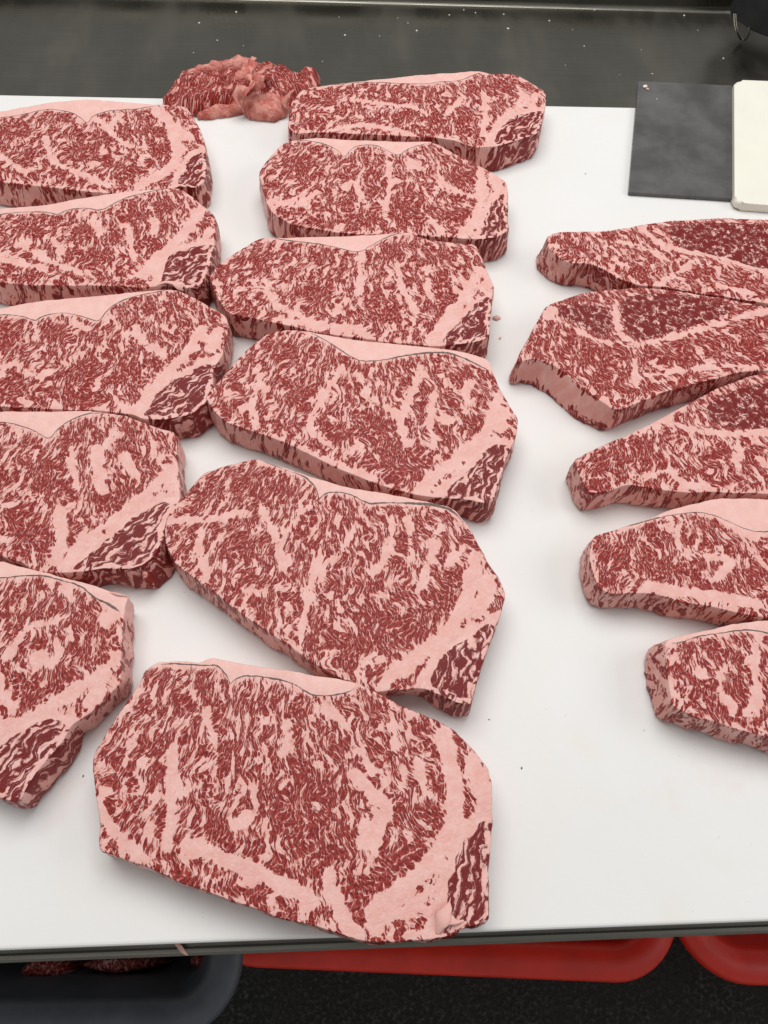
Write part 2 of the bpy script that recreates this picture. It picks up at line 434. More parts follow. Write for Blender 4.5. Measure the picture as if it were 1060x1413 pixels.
    for i in range(n):
        j = (i+1) % n; r = e2r.get(frozenset((ring[i], ring[j])), -1)
        for k in range(NR):
            F.append((rings[k][j], rings[k][i], rings[k+1][i], rings[k+1][j])); R_.append(r)
    F.append(tuple(reversed(rings[-1]))); R_.append(-1)
    R_ = np.array(R_); Va = np.array(V); fl2 = np.array(flat); side = np.array(side)
    # macro marbling map
    B = np.full(len(V), S.get('base', .02)+.35)
    lean = np.zeros(len(V)); fat = np.zeros(len(V))
    jit = np.array([.0022*nz(x, y, 95, seed+11)+.0016*nz(x, y, 230, seed+12) for x, y in fl2])
    for L in S.get('lean', []):
        if len(L) == 3:
            x, y, r = L; r = mm(r, (x, y)); lean = np.maximum(lean, 1-sstep(dist_line(fl2, [np.array(w((x, y)))-c0]), r*.55, r*1.25))
        else:
            wd = mm(L[0], L[1][0])/2; ln = np.array([w(q) for q in L[1]])-c0; lean = np.maximum(lean, 1.5*(1-sstep(dist_line(fl2, ln), wd*.7, wd*1.3)))
    for wd, pts in S.get('fat', []):
        ln = np.array([w(q) for q in pts])-c0; ln = chaikin(ln, False, .25, 2) if len(ln) > 2 else ln
        h = max(mm(wd, pts[0])/2, .0013); fat = np.maximum(fat, (1.75 if wd >= 12 else 1.15)*(1-sstep(dist_line(fl2, ln)+jit, h*.30, h*1.3+.0010)))
    if cap_line is not None: fat = np.maximum(fat, .7*(1-sstep(dist_line(fl2, cap_line), .0008, .0042)))
    B = B+.55*lean-1.3*fat
    rimd = dist_line(xy, top, True); full = np.full(len(V), 1.0); full[:len(xy)] = rimd
    B[:len(xy)] -= S.get('rim', .35)*(1-sstep(rimd, .001, .0045))
    if chain_line is not None:
        B -= 1.7*(1-sstep(dist_line(fl2, chain_line)+jit*.9, .0018, .0042))
        ic = inside(fl2, regs[-1][2] if not S.get('oval') and regs[-1][0] == 'chain_muscle' else regs[1][2]); ic[:len(xy)] &= True
        er = np.zeros(len(V)); er[:len(xy)] = 1-sstep(rimd+jit[:len(xy)]*1.4, .0012, .0036); B -= 1.2*er*ic
    B -= side*S.get('sidefat', .50)
    # grain: polar about a point behind the slice, so bundles fan out from the rear notch
    an = math.radians(S.get('ang', 0)); fx, fy = S.get('fan', (0, .19))
    ca, sa = math.cos(an), math.sin(an); q = fl2
    gx, gy = ca*q[:, 0]+sa*q[:, 1], -sa*q[:, 0]+ca*q[:, 1]
    dx, dy = gx-fx, gy-fy; rad = np.hypot(dx, dy)
    gu, gv = np.arctan2(dx, -dy)*abs(fy)*1000, rad*1000
    grain = np.stack([gu+seed*211.0, gv+seed*97.0, np.zeros(len(q))], 1)
    can = math.radians(S.get('chang', -38)); cg = np.stack([(math.cos(can)*q[:, 0]+math.sin(can)*q[:, 1])*1000+seed*211, (-math.sin(can)*q[:, 0]+math.cos(can)*q[:, 1])*1000+seed*97, np.zeros(len(q))], 1)
    tmp = bpy.data.meshes.new('tmp'); tmp.from_pydata(V, [], F); tmp.update()
    N = np.zeros(len(V)*3, np.float32); tmp.vertex_normals.foreach_get('vector', N); N = N.reshape(-1, 3)
    bpy.data.meshes.remove(tmp)
    for i in range(n):
        x, y = top[i]; e = .0008; gx_ = (zt(x+e, y)-zt(x-e, y))/(2*e); gy_ = (zt(x, y+e)-zt(x, y-e))/(2*e)
        N[ring[i]] = np.array((-gx_+.12*nor[i, 0], -gy_+.12*nor[i, 1], 1))
        N[rings[1][i]] = .75*N[rings[2][i]]+.25*np.array((nor[i, 0], nor[i, 1], .5))
    N /= np.linalg.norm(N, axis=1)[:, None]+1e-9
    def part(name, mat, r):
        fs = [F[i] for i in np.nonzero(R_ == r)[0]]
        if not fs: return
        ids = sorted({v for f in fs for v in f}); mp = {v: i for i, v in enumerate(ids)}
        me = bpy.data.meshes.new(name); me.from_pydata([V[v] for v in ids], [], [tuple(mp[v] for v in f) for f in fs])
        me.materials.append(M[mat]); me.polygons.foreach_set('use_smooth', [True]*len(me.polygons))
        A = me.attributes.new('grain', 'FLOAT_VECTOR', 'POINT'); A.data.foreach_set('vector', (cg if mat == 'striped' else grain)[ids].astype(np.float32).ravel())
        A = me.attributes.new('bias', 'FLOAT', 'POINT'); A.data.foreach_set('value', B[ids].astype(np.float32))
        A = me.attributes.new('side', 'FLOAT', 'POINT'); A.data.foreach_set('value', side[ids].astype(np.float32))
        me.update(); me.normals_split_custom_set_from_vertices([tuple(x) for x in N[ids]])
        return link(bpy.data.objects.new(name, me), root)
    part('eye_muscle', 'marbled', -1)
    made = {nm: part(nm, mt, r) for r, (nm, mt, poly) in enumerate(regs)}
    # thin membrane between the cap and the meat: a narrow ribbon bedded in the seam
    if cap_line is not None and S.get('memb', 1):
        L = resample(cap_line, .0011, False)[3:-3]
        if len(L) > 6:
            tn = np.gradient(L, axis=0); tn /= np.linalg.norm(tn, axis=1)[:, None]+1e-9; nn = np.stack([-tn[:, 1], tn[:, 0]], 1)
            vs, fs = [], []
            for k, (p, q_) in enumerate(zip(L, nn)):
                a = nz(p[0], p[1], 75, seed+8); wd = max(.00006, .00040+.00055*a+.0004*nz(p[0], p[1], 500, seed))*(1+(S.get('mw', 1)-1)*sstep(np.array(p[0]), .0, .05).item())*min(1, k/6, (len(L)-1-k)/6+.02)
                off = .0004*nz(p[0], p[1], 260, seed+3); c_ = p+q_*off
                z = zt(*p)-.00010
                vs += [(*(c_-q_*wd), z-.0003), (*(c_-q_*wd*.6), z), (*(c_+q_*wd*.6), z), (*(c_+q_*wd), z-.0003)]
                if k:
                    for j in range(3): b_ = 4*(k-1)+j; fs.append((b_, b_+1, b_+5, b_+4))
            mesh_obj('membrane', vs, fs, M['membrane'], made.get('fat_cap') or root)
    tag(root, S['label'], 'steak', 'marbled steaks laid out on the cutting board')
    return root

STEAKS = []
def steak(**k): STEAKS.append(k)
# ---- left column, from the rear
steak(label='rearmost marbled steak of the left column, cut by the left edge', out=[(-95,195),(-60,164),(0,153),(31,147),(78,140),(125,137),(174,140),(218,144),(256,147),(266,159),(277,179),(283,200),(285,231),(282,250),(270,258),(252,257),(199,263),(140,266),(93,261),(50,256),(0,251),(-60,240)],
  cap=[(-60,166),(0,162),(31,158),(62,150),(93,153),(112,162),(121,172),(128,158),(156,152),(190,150),(215,146)], chain=[(283,205),(262,214),(250,232),(238,259)], chang=-30,
  fat=[(9,[(62,190),(72,224),(103,237),(149,256)]),(6,[(131,162),(174,203),(199,203)]),(6,[(0,215),(37,240)]),(13,[(237,172),(249,218),(224,240),(193,256)]),(15,[(218,153),(258,190)]),(9,[(-70,200),(-60,230)]),(10,[(165,160),(150,178)])],
  lean=[(112,209,24),(156,196,14),(177,240,20),(230,209,16),(19,178,20),(37,218,20),(100,252,10),(205,178,12),(3,[(240,165),(242,170)]),(3,[(250,173),(254,177)]),(3,[(257,184),(260,188)]),(4,[(185,150),(198,148)])])
steak(label='second steak from the rear in the left column, scalloped pink fat along its rear', out=[(-95,335),(-70,302),(0,288),(62,282),(103,274),(156,266),(202,260),(249,259),(277,281),(299,300),(297,330),(290,365,3),(278,392,3),(258,397,3),(240,393),(187,396),(134,394),(62,393),(0,390),(-70,375)],
  cap=[(-75,306),(0,296),(40,291),(68,292),(79,297),(93,288),(118,286),(140,291),(156,280),(180,270),(215,262),(235,259)], chain=[(293,333),(265,337),(230,349),(223,365),(218,380),(213,395)], chang=-48,
  fat=[(9,[(25,337),(78,365),(118,377)]),(8,[(0,358),(62,370)]),(7,[(72,330),(84,349)]),(9,[(131,299),(137,324)]),(7,[(174,312),(187,358)]),(8,[(212,302),(215,315)]),(14,[(274,293),(255,324),(218,352),(199,380)]),(14,[(290,318),(280,330)])],
  lean=[(37,315,22),(72,305,16),(109,324,20),(131,358,24),(187,302,16),(212,337,14),(40,380,14),(187,390,10),(225,282,16),(3,[(292,325),(294,331)])])
steak(label='third steak from the rear in the left column, dark red chain end', out=[(-100,480),(-70,442),(0,425),(47,416),(103,410),(156,405),(202,400),(243,399),(268,410),(311,434),(316,453),(311,470),(306,492),(294,510),(293,530,3),(284,556,4),(262,572,4),(224,579),(199,578),(181,571),(124,566),(53,564),(0,561),(-70,550)],
  cap=[(-75,445),(0,433),(34,436),(50,444),(56,436),(93,430),(124,439),(137,444),(146,427),(174,410),(218,402),(238,399)], chain=[(305,491),(265,508),(237,520),(212,542),(193,572)], chang=-45,
  fat=[(10,[(0,517),(19,498),(34,511),(53,523),(62,514)]),(8,[(103,445),(118,452)]),(9,[(187,452),(199,473),(224,486)]),(7,[(171,458),(175,480)]),(7,[(218,448),(232,455)]),(10,[(159,548),(174,564)]),(9,[(75,557),(78,565)]),(13,[(280,455),(258,489),(224,520),(199,551),(187,567)]),(16,[(299,458),(290,480)])],
  lean=[(19,536,18),(118,514,28),(100,548,22),(174,514,22),(202,427,12),(237,424,14),(218,501,14),(78,458,16),(12,455,20),(146,536,20),(3,[(307,452),(309,458)])])
steak(label='fourth steak from the rear in the left column, squared corner and ragged chain', out=[(-110,690),(-90,622),(-60,582),(0,567),(61,567),(130,566),(172,573),(208,587),(243,597),(245,631),(248,673),(249,686),(244,698),(233,710),(228,724,4),(223,745,6),(214,765,9),(200,778,9),(182,786,4),(150,784),(118,788),(93,790),(54,789),(32,777),(0,767),(-60,745)], rag=1.3,
  cap=[(-75,592),(0,581),(29,587),(54,597),(68,608),(81,589),(105,575),(128,568),(150,569)], chain=[(247,685),(221,687),(196,700),(172,717),(137,746),(105,771),(92,790)], chang=-46,
  fat=[(7,[(0,697),(15,697)]),(7,[(98,619),(105,668),(115,687)]),(12,[(132,619),(137,653),(142,678)]),(13,[(172,628),(186,655)]),(7,[(157,594),(147,614)]),(12,[(81,702),(88,727),(81,771)]),(5,[(128,697),(132,717)]),(11,[(211,614),(221,631)]),(13,[(240,648),(221,663),(184,697),(137,731),(108,754),(91,778)]),(16,[(231,660),(236,670)])],
  lean=[(42,741,30),(56,653,25),(12,653,20),(172,670,18),(108,719,16),(137,690,14),(118,589,14),(167,614,12),(186,592,12),(91,611,14),(81,673,16)])
steak(label='nearest steak of the left column, bare board between it and the big front steak', out=[(-130,1000),(-140,900),(-110,825),(-60,782),(0,773),(24,780),(60,789),(92,798),(118,803),(152,816),(178,823,-2),(173,836,-1),(172,849),(169,870),(168,896),(166,917),(166,943),(147,962,0),(126,983,0),(99,1001,0),(88,1022,4),(63,1051,5),(50,1066,4),(39,1084,3),(26,1106),(5,1103),(-40,1080),(-90,1050)], rag=1.2, mw=2,
  cap=[(-70,792),(0,799),(26,794),(60,793),(79,799),(112,807),(131,826),(147,831),(168,846)], chain=[(101,1000),(92,984),(60,986),(31,1001),(0,1019),(-55,1072)], chang=-40,
  fat=[(9,[(16,907),(34,865),(73,857)]),(13,[(52,907),(68,917)]),(8,[(89,812),(100,828)]),(9,[(79,883),(84,907)]),(8,[(0,943),(16,977)]),(18,[(147,860),(157,844)]),(15,[(162,907),(126,938),(86,967),(52,988),(0,1009)]),(18,[(147,930),(126,964)])],
  lean=[(50,891,14),(37,964,25),(92,928,18),(115,904,14),(115,865,14),(63,846,14),(18,860,14),(123,839,12),(26,818,14),(147,891,8),(3,[(134,960),(137,962)]),(3,[(117,980),(121,981)])])
# ---- centre column, from the rear
steak(label='rearmost steak of the centre column, hanging over the rear edge beside the trimmings', out=[(399,152),(404,138),(418,122),(455,116),(512,110),(569,104),(614,100),(659,97),(678,102),(712,103),(735,115),(754,127),(753,144),(748,170),(741,184,2),(715,192,3),(690,200,4),(655,203,3),(632,194),(600,189),(570,189),(520,186),(480,184),(440,182),(410,184),(398,178)], rag=1.2,
  cap=[(440,119),(486,112),(550,114),(584,116),(606,112),(637,110),(652,103),(668,99)], chain=[(750,150),(727,152),(704,159),(686,174),(682,190),(672,203)], chang=-42,
  fat=[(6,[(486,138),(538,144),(576,148),(591,159)]),(9,[(637,137),(621,152)]),(7,[(667,129),(671,167),(667,186)]),(7,[(455,180),(505,171),(569,186)]),(10,[(720,129),(731,140),(693,159),(674,193)]),(8,[(740,130),(735,148)])],
  lean=[(448,140,16),(512,125,10),(550,129,12),(561,159,16),(606,174,18),(644,167,16),(652,125,12),(693,121,14),(430,165,10)])
steak(label='second steak from the rear in the centre column, rounded right shoulder', out=[(357,238),(370,219),(387,200),(404,194),(440,190),(493,193),(550,195),(599,195),(644,220),(682,238),(699,250),(702,269),(701,303),(703,316,3),(690,326,3),(667,329),(640,328),(600,326),(560,323),(500,322),(466,320),(440,316),(404,309),(381,297),(370,287),(363,260)],
  cap=[(405,194),(437,195),(468,206),(475,220),(486,201),(516,199),(531,205),(550,216),(561,205),(591,197)], chain=[(700,262),(682,269),(669,291),(661,318),(656,329)], chang=-12,
  fat=[(9,[(418,272),(380,284)]),(9,[(370,279),(415,285),(435,265)]),(7,[(478,261),(489,246),(501,276)]),(7,[(535,205),(538,257),(531,295)]),(16,[(569,226),(575,229)]),(9,[(606,250),(644,269),(659,272)]),(5,[(603,220),(610,261)]),(8,[(591,299),(610,321)]),(12,[(663,238),(667,276),(652,306),(640,325)]),(14,[(682,242),(686,258)])],
  lean=[(418,231,26),(523,250,18),(637,242,22),(557,291,30),(625,295,20),(444,306,16),(501,303,20),(375,255,10),(3,[(678,247),(684,246)])])
steak(label='third steak from the rear in the centre column, pink crumb beside its right end', out=[(288,378),(313,356),(357,328),(400,327),(444,326),(500,324),(565,320),(591,331),(625,334),(656,336),(665,356),(682,395),(680,409),(676,443),(676,466,2),(648,473,2),(604,478),(548,473),(500,467),(444,460),(374,444),(313,431),(296,404)],
  cap=[(372,328),(444,336),(474,343),(496,349),(513,337),(539,324),(560,321)], chain=[(682,402),(656,413),(639,434),(613,456),(602,478)], chang=-40,
  fat=[(9,[(370,387),(374,417),(396,430),(465,456),(496,452)]),(8,[(461,434),(478,413)]),(7,[(500,352),(496,404)]),(8,[(548,365),(552,395),(574,430)]),(7,[(591,369),(591,408)]),(14,[(661,374),(643,408),(617,443),(595,469)]),(14,[(674,387),(668,398)]),(5,[(378,439),(457,452),(509,461)])],
  lean=[(357,356,16),(309,378,12),(430,404,22),(526,426,25),(617,413,20),(444,356,18),(348,443,8),(545,345,14),(600,350,14)])
steak(label='fourth steak from the rear in the centre column, touching the one behind it', out=[(283,547),(313,513),(335,487),(370,458),(400,454),(452,462),(539,474),(590,478),(639,484),(674,495),(687,530),(702,556),(715,578),(713,600),(699,634),(689,665,2),(681,690,4),(668,694,4),(640,688),(610,688),(574,683),(530,671),(465,647),(400,613),(340,592),(313,584),(296,568)], ang=4, mw=2.2,
  cap=[(425,457),(457,473),(483,491),(500,499),(530,497),(565,489),(617,484),(643,495),(680,513)], chain=[(707,612),(674,606),(656,634),(617,669),(593,686)], chang=-30,
  fat=[(7,[(361,517),(348,560),(352,586)]),(6,[(313,543),(348,530)]),(9,[(444,543),(422,595),(452,612)]),(6,[(474,504),(444,552)]),(5,[(496,517),(513,552),(548,569)]),(10,[(582,508),(569,543),(548,578),(565,612)]),(9,[(600,543),(591,582),(600,612)]),(9,[(648,526),(643,560)]),(12,[(612,578),(622,580)]),(15,[(687,547),(674,595),(635,630),(596,660),(578,682)]),(16,[(695,569),(690,590)]),(10,[(413,621),(478,647),(513,660)])],
  lean=[(548,630,25),(513,595,22),(409,543,22),(396,487,18),(318,526,12),(656,586,16),(465,599,16),(650,510,12),(3,[(700,582),(708,586)])])
steak(label='fifth steak from the rear in the centre column, tilted, above the big front steak', out=[(227,730),(234,703),(254,684),(278,654),(313,642),(352,632),(381,641),(430,657),(475,671),(573,688),(627,701),(646,725),(666,762),(691,801),(699,819),(683,870),(666,914),(657,944),(650,974,3),(634,972,3),(608,960),(583,949,-2),(550,952,-3),(524,954),(504,949),(455,929),(406,897),(337,850),(273,801),(244,780),(229,754)], ang=2, mw=2.0,
  cap=[(358,635),(406,647),(436,669),(441,693),(446,679),(480,679),(509,696),(524,693),(583,694),(617,698),(647,724)], chain=[(692,848),(660,862),(632,880),(607,899),(592,924),(579,950)], chang=-14,
  fat=[(8,[(234,718),(288,718),(323,708)]),(8,[(278,733),(274,772),(288,792)]),(8,[(362,703),(386,752),(391,787)]),(6,[(416,708),(396,738)]),(10,[(440,772),(426,821),(416,875)]),(6,[(499,698),(480,752),(436,792)]),(7,[(543,713),(539,757),(514,796)]),(5,[(563,718),(568,772)]),(9,[(607,728),(593,772),(578,816)]),(8,[(637,757),(617,777)]),(7,[(470,841),(485,860)]),(18,[(656,772),(646,821),(622,870),(583,900),(543,929),(529,949)]),(18,[(676,806),(661,841)])],
  lean=[(278,684,14),(332,669,18),(386,679,16),(337,757,26),(519,865,40),(475,895,25),(612,826,28),(573,855,20),(3,[(686,800),(690,806)]),(4,[(673,826),(685,822)])])
steak(label='big marbled steak at the front, its tip over the board edge', out=[(126,1045),(146,1012),(170,975),(194,939),(199,926),(216,914),(237,911),(276,913),(292,907),(319,913),(374,922),(400,926),(455,935),(497,943),(519,955),(552,973),(595,990),(625,1006),(653,1034),(674,1061),(679,1083),(680,1131),(678,1165),(674,1204),(675,1245),(675,1271),(643,1280),(625,1291),(589,1297),(540,1301),(503,1299),(476,1292),(446,1281),(400,1270),(374,1263),(319,1243),(252,1220),(203,1197),(161,1182),(136,1174),(137,1133),(130,1079)], ang=6,
  cap=[(212,917),(246,915),(283,919),(298,916),(313,930),(318,948),(323,936),(343,931),(380,936),(404,942),(420,953),(437,962),(482,956),(494,943)], chain=[(680,1122),(656,1128),(640,1155),(625,1183),(613,1215),(602,1250),(590,1297)], chang=-18,
  fat=[(12,[(240,1033),(237,1072),(234,1121),(231,1164)]),(8,[(197,1048),(194,1085),(203,1100),(240,1100),(270,1088),(283,1073)]),(8,[(203,1121),(206,1158)]),(6,[(222,960),(240,987)]),(5,[(267,936),(270,969)]),(5,[(283,981),(295,1021)]),(15,[(258,1164),(313,1188),(374,1213),(419,1231),(430,1250)]),(11,[(133,1103),(155,1149),(200,1185)]),(7,[(349,1085),(356,1115),(325,1140)]),(6,[(392,1079),(388,1086)]),(6,[(398,990),(392,1036)]),(17,[(491,1070),(534,1113),(522,1143),(506,1162)]),(8,[(576,1046),(583,1089),(607,1104)]),(10,[(543,1000),(552,1046),(558,1083)]),(6,[(500,1031),(513,1070)]),(8,[(516,1168),(513,1192)]),(17,[(455,1207),(467,1259),(491,1296)]),(22,[(613,1016),(631,1095),(625,1153),(583,1207),(537,1244),(516,1271)]),(24,[(653,1052),(668,1100)]),(10,[(440,975),(470,990)]),(12,[(540,1262),(575,1250),(592,1225)]),(6,[(560,1290),(585,1285)])],
  lean=[(216,1027,18),(214,1070,14),(380,1115,35),(313,1155,22),(12,[(215,1198),(290,1225),(345,1232)]),(430,1153,40),(589,1134,25),(491,1222,22),(430,1090,30),(545,1185,16),(275,950,16),(4,[(636,1040),(646,1042)]),(5,[(638,1054),(650,1052)]),(6,[(645,1076),(660,1074)]),(6,[(655,1102),(673,1102)])])
# ---- right column, from the rear
steak(label='rearmost steak of the right column, long and thin, dark muscle at its rear', out=[(755,326,5),(768,320),(836,317),(877,312),(917,305),(982,301),(1060,302),(1120,310),(1160,340),(1160,420),(1110,426),(1060,419),(1000,409),(950,402),(917,395),(880,393),(855,386),(835,372),(812,362),(785,362),(768,352,3),(757,340,5)], ang=25, memb=0, sidefat=.25,
  oval=[[(917,314),(951,308),(1000,307),(1060,309),(1110,320),(1130,350),(1110,375),(1060,371),(1020,362),(989,353),(938,344)]],
  fat=[(6,[(829,331),(890,338),(911,355)]),(8,[(883,314),(917,341),(951,348),(1006,357),(1060,378)]),(6,[(917,385),(945,372),(962,358)]),(7,[(992,395),(1040,406)]),(8,[(860,365),(866,365)])],
  lean=[(792,338,14),(843,328,12),(880,378,14),(934,351,8),(970,375,16),(1030,392,14)])
steak(label='second steak from the rear in the right column, dark oval muscles and pale blunt corner', out=[(713,500,3),(720,484),(741,443),(754,421),(802,404),(836,399),(880,397),(921,399),(972,407),(1060,423),(1140,450),(1170,490),(1120,512),(1060,511),(1026,513),(972,525),(917,541),(880,556),(849,567,2),(812,541,9),(775,510,8),(744,494,7),(727,495,4)], ang=30, base=.16, memb=0, sidefat=.25,
  oval=[[(853,414),(890,404),(938,406),(989,414),(1012,423),(1006,433),(955,450),(910,463),(880,472),(863,456)], [(775,419),(819,419),(846,433),(844,453),(832,464),(798,446),(768,433)]],
  fat=[(9,[(849,416),(853,457),(877,477)]),(7,[(877,477),(921,467),(1006,443),(1060,429)]),(6,[(768,440),(809,463),(853,480)]),(14,[(761,429),(758,436)]),(5,[(877,484),(880,535)]),(7,[(890,518),(938,511),(1006,504),(1040,507)]),(6,[(744,463),(752,462)]),(12,[(727,503),(752,500),(788,532),(838,566)])],
  lean=[(744,470,16),(819,497,22),(853,484,14),(829,525,18),(938,484,20),(934,528,16),(904,490,14),(1033,470,20)])
steak(label='third steak from the rear in the right column, wedge tip with a side cut', out=[(791,635,1),(816,622),(853,606),(887,590),(941,561),(986,537),(1029,520),(1060,513),(1110,514),(1160,540),(1180,620),(1150,668),(1110,682),(1060,681),(1000,680),(958,679),(918,676),(884,671),(865,669),(840,678),(813,681),(803,662)], ang=12, memb=0,
  oval=[[(969,562),(1000,544),(1029,532),(1060,527),(1110,530),(1140,560),(1110,588),(1060,592),(1023,592),(986,585)]],
  fat=[(9,[(930,565),(918,585),(958,593),(1000,599),(1060,596)]),(9,[(887,658),(930,647),(935,667),(986,675)]),(9,[(1020,619),(1015,636)]),(7,[(853,675),(858,672)]),(6,[(918,624),(922,630)]),(10,[(860,600),(941,562)])],
  lean=[(882,624,26),(856,619,14),(828,670,12),(1003,664,14),(820,645,14)])
steak(label='fourth steak from the rear in the right column, pale band along its near side', out=[(817,741),(862,726),(896,715),(941,698),(986,687),(1060,688),(1130,702),(1190,740),(1190,820),(1140,856),(1090,858),(1060,852),(1029,847),(986,838),(935,830),(905,820),(884,818),(845,820),(827,812),(818,790),(813,770)], ang=5, memb=1,
  cap=[(860,728),(900,716),(935,709),(970,705),(1000,716),(1040,735),(1080,730),(1120,702)],
  fat=[(5,[(927,721),(941,766)]),(14,[(980,700),(1010,725),(1040,740)]),(9,[(975,769),(1015,772),(986,800)]),(13,[(896,808),(958,820),(1000,825),(1043,834)])],
  lean=[(896,726,14),(845,760,18),(913,783,20),(944,794,18),(969,806,12),(1003,806,14),(1043,797,16),(836,797,12),(896,769,14)])
steak(label='nearest steak of the right column, only its blunt left end in view', out=[(917,884,4),(939,877),(989,867),(1028,858),(1060,855),(1120,862),(1190,890),(1220,960),(1190,1030),(1120,1036),(1060,1018),(1014,1005),(965,990),(928,975,2),(922,940,6),(919,910,6)], ang=8,
  cap=[(919,886),(935,888),(965,877),(1000,872),(1028,868),(1048,870),(1090,880),(1150,876)],
  fat=[(10,[(1048,875),(1040,909),(1042,943),(1048,970),(1028,984)]),(4,[(966,925),(970,935)]),(4,[(1000,919),(989,943),(1000,970)]),(4,[(931,905),(938,915)]),(6,[(924,940),(930,960)])],
  lean=[(949,895,14),(979,887,14),(1014,909,14),(1018,947,20),(959,949,18),(989,982,14)])
ROOTS = {}
for i, S in enumerate(STEAKS): ROOTS[i] = build_steak(S, i)

# ------------------------------------------------------------------ crumpled trimmings behind the steaks
def flap(name, px, z0, h, mat, parent, org, seed, fold=1.0, step=.0022, ang=0, bias=.25, tilt=0.0):
    """a crumpled piece of meat: height field over a traced outline, with rounded skirts"""
    pts = np.array([at(p[0], p[1], z0+h*.4)[:2] for p in px])-np.array(org[:2])
    if sum(pts[i-1, 0]*pts[i, 1]-pts[i, 0]*pts[i-1, 1] for i in range(len(pts))) < 0: pts = pts[::-1]
    o = resample(chaikin(pts, True, .2, 2), .0025, True); n = len(o)
    o = o+np.array([[.0022*nz(x, y, 190, seed)+.001*nz(x, y, 420, seed), .0022*nz(x, y, 190, seed+4)+.001*nz(x, y, 420, seed+3)] for x, y in o])
    lo, hi = o.min(0), o.max(0); rg = random.Random(seed); gp = []
    for j in range(int((hi[1]-lo[1])/step)+2):
        for i in range(int((hi[0]-lo[0])/step)+2): gp.append((lo[0]+(i+rg.uniform(-.3, .3))*step, lo[1]+(j+rg.uniform(-.3, .3))*step))
    gp = np.array(gp); gp = gp[inside(gp, o)]; gp = gp[dist_line(gp, o, True) > .0012]
    vo, eo, fo, a_, b_, c_ = delaunay_2d_cdt([Vector(p) for p in o]+[Vector(p) for p in gp], [(i, (i+1) % n) for i in range(n)], [], 1, 1e-7)
    xy = np.array([(v.x, v.y) for v in vo]); fo = [tuple(f) for f in fo if inside(xy[list(f)].mean(0)[None], o)[0]]
    d = dist_line(xy, o, True); mid = xy.mean(0); z = []
    for (x, y), dd in zip(xy, d):
        e = 1-(1-min(1, dd/.011))**2
        r = abs(noise.noise((x*55+seed, y*75, seed*2.1)))*1.7; r2 = abs(noise.noise((x*140, y*120+seed, seed*1.3)))
        z.append(z0+h*e*(.62+.38*nz(x, y, 30, seed+1))+fold*(.0075*(.5-r)+.0035*(.5-r2))*e**.6+tilt*(y-mid[1]))
    V = [(x, y, q-org[2]) for (x, y), q in zip(xy, z)]; ring = [-1]*n
    for k, s in enumerate(a_):
        for q in s:
            if q < n: ring[q] = k
    F = list(fo); lowz = max(.0006, z0-.012)
    prev = ring
    for s in (.35, .75, 1.0):
        ids = []
        for i in range(n):
            x, y = xy[ring[i]]; zz = z[ring[i]]; c2 = mid+(xy[ring[i]]-mid)*(1+.02*math.sin(math.pi*s)-.03*s)
            V.append((c2[0], c2[1], zz+(min(lowz, zz-.003)-zz)*s-org[2])); ids.append(len(V)-1)
        for i in range(n): j = (i+1) % n; F.append((prev[j], prev[i], ids[i], ids[j]))
        prev = ids
    F.append(tuple(reversed(prev)))
    ob = mesh_obj(name, V, F, mat, parent); me = ob.data
    an = math.radians(ang); A3 = np.array(V); gr = np.stack([(math.cos(an)*A3[:, 0]+math.sin(an)*A3[:, 1])*1000+seed*31, (-math.sin(an)*A3[:, 0]+math.cos(an)*A3[:, 1]-.5*A3[:, 2])*1000+seed*57, 0*A3[:, 0]], 1)
    me.attributes.new('grain', 'FLOAT_VECTOR', 'POINT').data.foreach_set('vector', gr.astype(np.float32).ravel())
    me.attributes.new('bias', 'FLOAT', 'POINT').data.foreach_set('value', np.full(len(V), bias, np.float32))
    me.attributes.new('side', 'FLOAT', 'POINT').data.foreach_set('value', np.full(len(V), .8, np.float32))
    return ob
org = at(330, 140, 0); pile = empty('meat_trimmings', org)
tag(pile, 'crumpled heap of red trimmings and pink fat at the rear of the board', 'meat trimmings')
flap('lean_flap', [(221,133),(231,118),(251,97),(282,90),(315,84),(345,88),(356,110),(345,130),(312,140),(266,150),(242,141)], .005, .014, M['marbled'], pile, org, 3, .8, ang=-30, bias=.8)
flap('lean_flap', [(335,90),(370,83),(395,88),(409,101),(421,95),(440,93),(443,114),(426,127),(400,138),(372,142),(338,134)], .004, .014, M['marbled'], pile, org, 5, 1.0, ang=40, bias=.8)
flap('fat_flap', [(251,97),(270,88),(307,79),(325,74),(347,74),(352,88),(335,92),(310,90),(282,95)], .016, .009, M['trimfat'], pile, org, 7, .8)
flap('fat_flap', [(330,136),(350,126),(385,130),(400,140),(398,149),(381,159),(360,157),(338,155)], .005, .009, M['trimfat'], pile, org, 9, .9)
flap('fat_flap', [(266,157),(290,146),(318,134),(334,128),(342,146),(318,152),(290,157)], .004, .008, M['trimfat'], pile, org, 11, .8)
